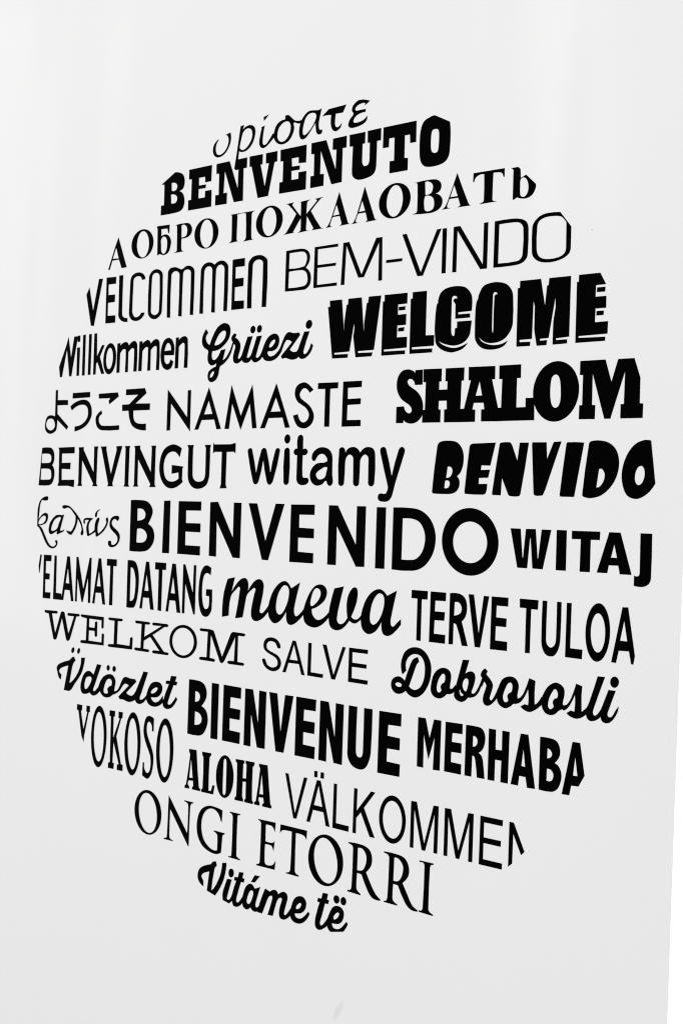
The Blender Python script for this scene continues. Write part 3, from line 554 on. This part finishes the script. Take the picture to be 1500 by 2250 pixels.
word('vinyl_word', 'small black brush script word Üdözlet under WELKOM at the left', -1.458, 1.222, [
  ('-931,510 -898,463 -943,419s -972,355s -1023,111 -929,172s -828,290s -771,416s -766,513 -679,524 -697,424s -753,285s -884,137s -1039,1 -1148,2 -1060,373 -1178,341s -1264,298s -1272,256s -1220,221 -1229,150 -1279,174s -1316,251s -1336,317s -1268,379s -1042,449 -969,503s|-992,572s -1000,587s -999,607s -990,627s -974,642s -956,648s -941,643s -933,628s -934,607s -943,587s -959,572s -977,566s|-854,574s -861,589s -860,610s -851,630s -837,645s -820,650s -807,644s -800,628s -801,608s -810,587s -824,573s -840,568s', ''),
  ('-394,458 -301,454 -439,147s -467,78s -435,62s -355,130s -327,186 -311,83 -391,21s -473,1s -548,36 -621,7s -716,9s -757,84s -737,193s -679,293s -576,341s -468,296|-551,267s -634,238s -670,134s -650,70s -600,87s -535,163s -508,245s', ''),
  ('-327,186 -260,279s -150,337s -38,336s 27,265s 15,173s 4,113 74,134s 139,226 151,188 85,110s -23,64 -102,19s -225,14s -311,83s|-106,283s -166,256s -213,173s -228,79s -186,58s -126,78s -145,128s -90,176s -55,191s -54,256s|-152,396s -167,405s -176,422s -175,442s -166,459s -150,469s -133,470s -118,460s -110,444s -110,424s -119,407s -135,396s|-22,395s -37,406s -45,424s -43,445s -31,462s -14,471s 5,469s 20,458s 27,440s 25,420s 14,403s -4,394s', ''),
  ('139,226 194,316s 253,344s 343,332s 457,333 478,302 270,125 336,94s 414,103s 488,188 475,53 399,18s 311,4s 220,22s 136,21 107,51 328,234 248,253s 190,218s 134,147s 85,110', ''),
  ('488,188 629,461 718,458 596,163s 562,82s 592,61s 658,94s 704,138 706,93 633,27s 537,3s 472,46s', ''),
  ('704,138 746,244s 809,320s 913,348s 999,329s 1030,264s 996,191s 923,141s 800,129 822,88s 890,61s 973,94s 1044,172 1058,86 976,32s 874,4s 768,19s 711,75s|802,177s 795,192s 806,216s 834,242s 870,264s 905,275s 930,273s 937,257s 925,234s 898,207s 862,186s 826,175s', ''),
  ('1201,462 1308,464 1286,397 1327,389 1314,348 1255,345 1151,103s 1158,67s 1217,80s 1279,144s 1313,187 1339,161 1256,54s 1156,7s 1071,25s 1052,91s 1166,348 1099,347 1104,385 1179,390', ''),
], 0.00030)
word('vinyl_word', 'tall heavy condensed capitals BIENVENUE, stepping down left of MERHABA', -1.12, 1.194, [
  ('-1816,736 -1631,736s -1525,703s -1471,619s -1478,517s -1561,408 -1470,357s -1429,251s -1447,148s -1507,49s -1608,8s -1815,8|-1689,595s -1623,581s -1591,534s -1617,470s -1687,449|-1681,324s -1594,306s -1546,246s -1572,171s -1684,140', ''),
  ('-1372,737 -1239,736 -1237,8 -1364,6', ''),
  ('-1147,738 -824,735 -823,594 -1014,594 -1018,451 -827,447 -832,317 -1017,316 -1015,158 -818,153 -822,7 -1145,9', ''),
  ('-746,736 -608,737 -500,317 -494,738 -369,733 -366,10 -502,10 -626,424 -622,4 -744,6', ''),
  ('-315,740 -176,737 -100,261 -39,734 102,735 -36,9 -173,8', ''),
  ('154,737 485,736 482,597 289,595 285,455 474,454 470,315 287,316 289,158 488,153 484,7 157,7', ''),
  ('556,737 690,735 803,317 808,734 935,731 935,5 803,10 680,424 680,6 555,10', ''),
  ('1017,734 1147,732 1146,223s 1164,152s 1208,134s 1247,156s 1260,221s 1256,731 1383,732 1378,220s 1344,89s 1289,17s 1207,-5s 1098,24s 1027,114s 1017,222s', ''),
  ('1490,728 1819,731 1820,589 1630,585 1622,452 1809,446 1810,309 1624,306 1622,149 1822,144 1819,2 1490,0', ''),
], 0.00020)
word('vinyl_word', 'heavy condensed capitals MERHABA at the lower right, its last A cut short', -0.804, 1.21, [
  ('-1092,568 -987,568 -921,350 -865,570 -765,569 -765,4 -858,0 -849,367 -928,109 -1003,380 -1000,3 -1088,4', ''),
  ('-700,567 -468,570 -467,461 -604,456 -610,351 -475,351 -474,245 -612,241 -613,123 -469,118 -470,6 -700,8', ''),
  ('-418,568 -292,569s -202,552s -161,483s -163,396s -192,324s -244,282 -197,250s -175,179s -151,8 -249,9 -272,164s -295,235s -324,240 -328,7 -417,6|-321,462s -279,453s -256,409s -275,355s -322,338', ''),
  ('-110,569 -20,568 -17,350 69,352 66,569 158,568 156,7 64,8 67,243 -19,243 -19,8 -106,8', ''),
  ('305,570 398,570 504,7 406,3 383,115 299,115 288,8 197,9|346,409 322,223 375,218', ''),
  ('551,570 666,571s 749,552s 792,487s 792,397s 733,317 789,287s 822,216s 818,138s 777,48s 704,9s 553,9|643,464s 678,451s 705,410s 686,368s 641,353|643,247s 694,241s 729,194s 716,134s 684,114s 642,115', ''),
  ('947,572 1035,572 1100,241 1033,119 945,115 926,10 838,8|986,417 962,219 1020,221', 'A with its right foot cut away'),
], 0.00020)
word('vinyl_word', 'very tall thin slab serif capitals VOKOSO at the lower left, V cut to a point', -1.434, 1.121, [
  ('-1061,840 -941,837 -947,762 -971,755 -895,492 -818,757 -842,759 -840,844 -763,843 -765,764 -788,755 -876,399 -882,314 -933,386 -1026,754 -1060,763', 'V with its lower left side sliced off'),
  ('-708,323s -712,484s -693,639s -654,767s -599,849s -536,877s -474,844s -420,757s -383,627s -367,470s -374,310s -404,166s -452,59s -512,3s -576,6s -635,66s -681,177s|-633,666s -601,753s -558,791s -514,774s -473,706s -442,596s -426,462s -428,323s -446,201s -479,115s -521,77s -566,93s -607,162s -638,271s -653,406s -652,544s', ''),
  ('-312,842 -196,844 -198,771 -224,766 -220,454 -85,757 -114,762 -115,846 -26,847 -31,770 -56,763 -151,495 -31,115 8,106 9,26 -112,24 -113,97 -75,108 -208,409 -217,107 -184,102 -190,24 -310,24 -308,95 -272,107 -282,763 -315,769', ''),
  ('33,456s 46,605s 78,735s 125,828s 182,874s 241,868s 297,810s 341,707s 368,571s 377,420s 364,270s 332,141s 285,48s 228,1s 168,8s 113,66s 69,169s 41,304s|118,682s 149,764s 189,797s 232,775s 271,701s 300,588s 315,451s 314,312s 296,192s 265,110s 225,77s 182,100s 143,173s 114,287s 99,424s 100,562s', ''),
  ('638,846 641,674s 611,670 604,741s 572,782s 537,794s 504,763s 494,691s 512,602s 596,463s 648,349s 654,229s 630,105s 581,27s 536,3s 482,16s 436,34 439,211 466,215 470,141s 509,86s 550,80s 591,129s 604,232s 583,340s 512,451s 453,564s 432,662s 449,776s 484,846s 533,870s 590,865s', ''),
  ('718,317s 711,468s 726,616s 759,743s 808,833s 866,877s 926,868s 981,808s 1025,704s 1051,568s 1057,417s 1043,270s 1009,143s 961,52s 903,8s 843,17s 788,77s 744,181s|794,654s 823,746s 861,791s 903,781s 942,719s 972,614s 989,482s 990,343s 975,217s 946,125s 907,81s 866,90s 827,152s 797,257s 780,389s 779,529s', ''),
], 0.00030)
word('vinyl_word', 'small heavy wild west style capitals ALOHA under BIENVENUE', -1.222, 1.121, [
  ('-747,534 -604,539 -536,55s -507,36 -511,7 -665,7 -661,35s -642,48 -651,124 -740,116 -752,64s -725,39 -726,7 -812,4 -808,35s -786,52 -723,465s -745,499|-700,405 -730,153 -659,156', ''),
  ('-490,535 -321,538 -323,510s -349,477s -349,38 -299,42 -275,122 -236,124 -258,7 -486,4 -484,35s -462,50s -464,465s -488,495', ''),
  ('-211,219s -210,327s -186,427s -140,504s -82,546s -18,546s 41,505s 86,429s 110,329s 109,221s 85,120s 39,44s -20,2s -83,1s -142,42s -187,119s|-57,510s -78,484s -84,397s -83,92s -75,45s -50,31s -26,54s -20,140s -23,435s -32,496s', ''),
  ('145,533 301,536 297,503s 282,491 280,305 344,309 345,496 326,506 327,538 483,539 480,503s 454,480 459,60s 482,31 480,6 327,6 328,33s 346,50 343,271 282,265 281,67s 302,29 300,7 150,4 151,36s 175,51 172,484s 147,499', ''),
  ('567,535 717,538 787,61s 809,37 807,7 648,7 651,33s 676,51 663,118 582,114 577,71s 599,38 598,8 507,7 508,36s 531,49 591,483s 569,505|623,409 588,151 661,156', ''),
], 0.00020)
word('vinyl_word', 'thin tall capitals VÄLKOMMEN right of ALOHA, its last N cut off', -0.941, 1.115, [
  ('-1779,551 -1725,550 -1594,76 -1461,546 -1408,546 -1567,16 -1618,14', ''),
  ('-1247,546 -1186,547 -1017,15 -1077,17 -1122,176 -1296,176 -1342,16 -1395,15|-1215,489 -1285,234 -1142,233|-1293,653 -1243,655 -1243,583 -1292,582|-1188,652 -1136,654 -1135,583 -1188,583', ''),
  ('-968,550 -920,551 -917,78 -712,77 -715,13 -969,15', ''),
  ('-645,548 -595,548 -597,285 -385,549 -322,547 -487,341 -309,16 -382,15 -531,281 -601,199 -598,16 -648,15', ''),
  ('-247,247s -243,343s -215,432s -168,502s -106,545s -38,556s 29,534s 86,480s 127,403s 147,311s 142,215s 115,126s 68,56s 6,13s -62,2s -129,24s -186,78s -227,155s|-174,396s -137,458s -85,493s -29,495s 25,465s 67,405s 92,327s 95,240s 76,160s 38,98s -13,62s -69,60s -123,91s -165,150s -190,229s -193,315s', ''),
  ('219,542 298,545 423,85 541,543 611,547 611,11 562,10 561,450 440,11 393,10 270,456 269,11 221,10', ''),
  ('701,544 784,547 902,98 1023,544 1094,546 1095,12 1043,10 1042,450 918,11 871,12 753,459 752,13 703,11', ''),
  ('1188,545 1482,546 1479,484 1236,483 1236,314 1465,316 1463,256 1236,256 1237,73 1489,74 1487,12 1186,10', ''),
  ('1569,546 1623,546 1770,259 1730,219 1621,427 1618,105 1570,61', 'N with its right side cut away'),
], 0.00020)
word('vinyl_phrase', 'large thin serif capitals ONGI ETORRI near the bottom of the circle', -1.143, 1.044, [
  ('-2201,41s -2299,10s -2402,20s -2495,69s -2566,152s -2605,256s -2607,368s -2571,472s -2503,554s -2412,604s -2309,615s -2210,585s -2126,518s -2070,423s -2050,313s -2067,203s -2120,108s|-2191,90s -2253,42s -2327,34s -2401,68s -2465,137s -2508,232s -2523,338s -2510,439s -2469,520s -2407,568s -2333,576s -2258,542s -2195,473s -2152,378s -2136,272s -2150,171s', ''),
  ('-1910,617 -1518,170 -1514,534s -1534,577s -1600,594 -1593,603 -1421,603 -1423,594 -1462,582 -1481,529s -1484,9 -1497,9 -1875,443 -1876,80s -1860,39s -1799,23 -1806,16 -1986,12 -1980,23 -1943,32s -1921,61s -1914,431', ''),
  ('-862,596 -867,445 -886,461s -921,530s -1009,584s -1118,576s -1209,500s -1251,384s -1245,265s -1191,144s -1085,67s -989,45s -934,59 -937,247s -962,280s -1010,296 -1003,306 -804,306 -810,294 -846,275 -862,46 -949,9s -1074,15s -1211,64s -1304,166s -1337,291s -1322,425s -1267,533s -1159,601s -1034,618s', ''),
  ('-718,604 -530,606 -532,593 -571,587s -581,548s -578,59s -559,42s -504,23 -510,16 -719,16 -714,28 -677,33s -664,74s -663,544s -677,578s -721,595', ''),
  ('-213,603 103,609 95,496 74,530s 38,560s -68,561 -67,344 13,340s 71,352s 96,373 83,248 63,291s 38,313s -70,313 -70,104s -44,53s 62,63s 100,96s 122,134 113,21 -208,13 -204,27 -162,43s -151,70s -149,556s -164,579s', ''),
  ('192,605 638,608 634,498s 601,536s 544,550s 452,550 455,101s 466,54s 526,30 522,19 312,18 317,29 364,43s 383,86s 388,554 259,550s 214,535s 183,499', ''),
  ('788,57s 718,140s 681,245s 682,359s 720,466s 790,552s 883,605s 986,618s 1085,589s 1167,523s 1222,427s 1240,316s 1221,203s 1166,105s 1083,35s 983,1s 880,9s|809,508s 867,563s 940,579s 1015,553s 1083,490s 1131,398s 1154,293s 1147,190s 1112,105s 1053,50s 981,35s 905,61s 838,124s 789,215s 767,320s 774,423s', ''),
  ('1317,599 1526,605s 1642,567s 1684,480s 1670,383s 1598,297 1691,150s 1756,69s 1832,20 1828,10 1718,14s 1643,76s 1534,259 1462,264 1457,100s 1472,55s 1528,20 1524,9 1323,13 1326,27 1368,39s 1387,85s 1391,534s 1377,571s 1313,589|1461,563s 1538,562s 1597,495s 1598,400s 1560,320s 1519,296s 1461,292', ''),
  ('1866,595 2074,597s 2184,565s 2238,468s 2226,373s 2148,286 2232,158s 2295,64s 2382,19 2375,5 2277,11s 2196,73s 2086,247 2014,250 2009,93s 2023,50s 2084,20 2081,10 1885,10 1888,20 1920,30s 1938,78s 1946,533s 1928,568s 1863,585|2017,559s 2086,553s 2150,488s 2152,404s 2117,319s 2068,285s 2013,284', ''),
  ('2391,594 2586,597 2583,584 2549,574s 2536,529s 2533,79s 2546,44s 2604,17 2601,8 2402,11 2405,24 2441,32s 2457,69s 2463,544s 2446,579s 2388,581', ''),
], 0.00025)
word('vinyl_phrase', 'bold brush script words Vitáme të, lowest line of the circle', -1.14, 0.984, [
  ('-979,510 -961,458 -1003,407s -1049,111 -996,158s -925,272s -877,388s -857,515 -784,529 -788,452s -819,317s -888,182s -975,64 -1132,96 -1096,356 -1181,325s -1230,292s -1245,251s -1207,209 -1201,137 -1262,162s -1308,214s -1316,282s -1283,354s -1197,410s -1072,454 -1035,494s', 'V with its foot sliced at a slant'),
  ('-759,327 -675,334 -735,147s -753,75s -725,59s -689,86s -655,157 -650,68 -666,56 -707,19 -826,38 -833,126s -803,215s|-692,471s -654,464s -641,422s -658,381s -692,363s -725,375s -735,417s -723,454s', ''),
  ('-543,460 -463,468 -483,395 -443,392 -455,345 -506,341 -560,178s -582,91s -565,63s -524,85s -464,165 -467,79 -516,31s -578,5s -632,12s -651,60s -655,157s -589,339 -629,338 -622,382 -563,386', ''),
  ('-464,165 -432,265s -388,326s -332,354s -279,335 -252,307 -158,348 -219,171s -234,101s -215,76s -179,95s -131,161 -172,45 -227,20s -285,27s -317,57 -378,16s -431,24s -462,58s|-307,277s -343,255s -376,188s -391,118s -366,87s -325,110s -292,177s -274,240s -284,271s|-260,478 -171,483 -261,386 -323,382', ''),
  ('-160,136 -99,287 -68,349 14,326 66,360s 116,366s 144,348s 159,323 210,361s 264,376s 309,356s 320,307s 294,213s 271,128s 278,94s 310,105s 387,210 375,120 313,54s 259,33s 203,45s 185,93s 197,175s 226,262s 222,292s 197,292s 159,267s 129,208s 77,37 -10,32 60,241s 58,281s 36,284s -8,255s -48,169s -109,26 -189,24', ''),
  ('387,210 421,305s 462,354s 520,381s 584,381s 629,343s 637,290s 613,230s 567,188s 508,166s 452,158 462,120s 506,103s 559,113s 621,161s 677,224 698,203 655,129s 593,71s 530,45s 455,43s 399,70s 375,120s|475,213s 468,225s 473,247s 489,270s 511,290s 534,302s 552,300s 559,288s 553,267s 538,243s 515,223s 492,212s', ''),
  ('903,505 986,511 971,439 1008,435 993,390 943,388 898,224s 871,140s 888,106s 929,130s 997,223 991,137 941,86s 875,49s 817,57s 792,106s 805,210s 859,383 821,382 827,426 883,431', ''),
  ('997,223 1034,309s 1078,373s 1138,398s 1200,393s 1242,357s 1249,305s 1227,238s 1183,197s 1133,181s 1065,177 1079,134s 1120,117s 1181,129s 1235,171s 1293,242 1316,220 1286,164s 1238,112 1046,66 1008,94s 991,137s|1089,230s 1084,246s 1092,270s 1111,296s 1134,316s 1157,326s 1173,322s 1177,306s 1169,282s 1151,256s 1127,236s 1104,226s|1122,522s 1156,514s 1172,479s 1159,446s 1130,427s 1095,439s 1080,474s 1092,508s|1229,526s 1262,518s 1279,488s 1271,451s 1244,432s 1208,437s 1193,472s 1202,505s', 'e with two dots and its base sliced flat'),
], 0.00020)
finish()
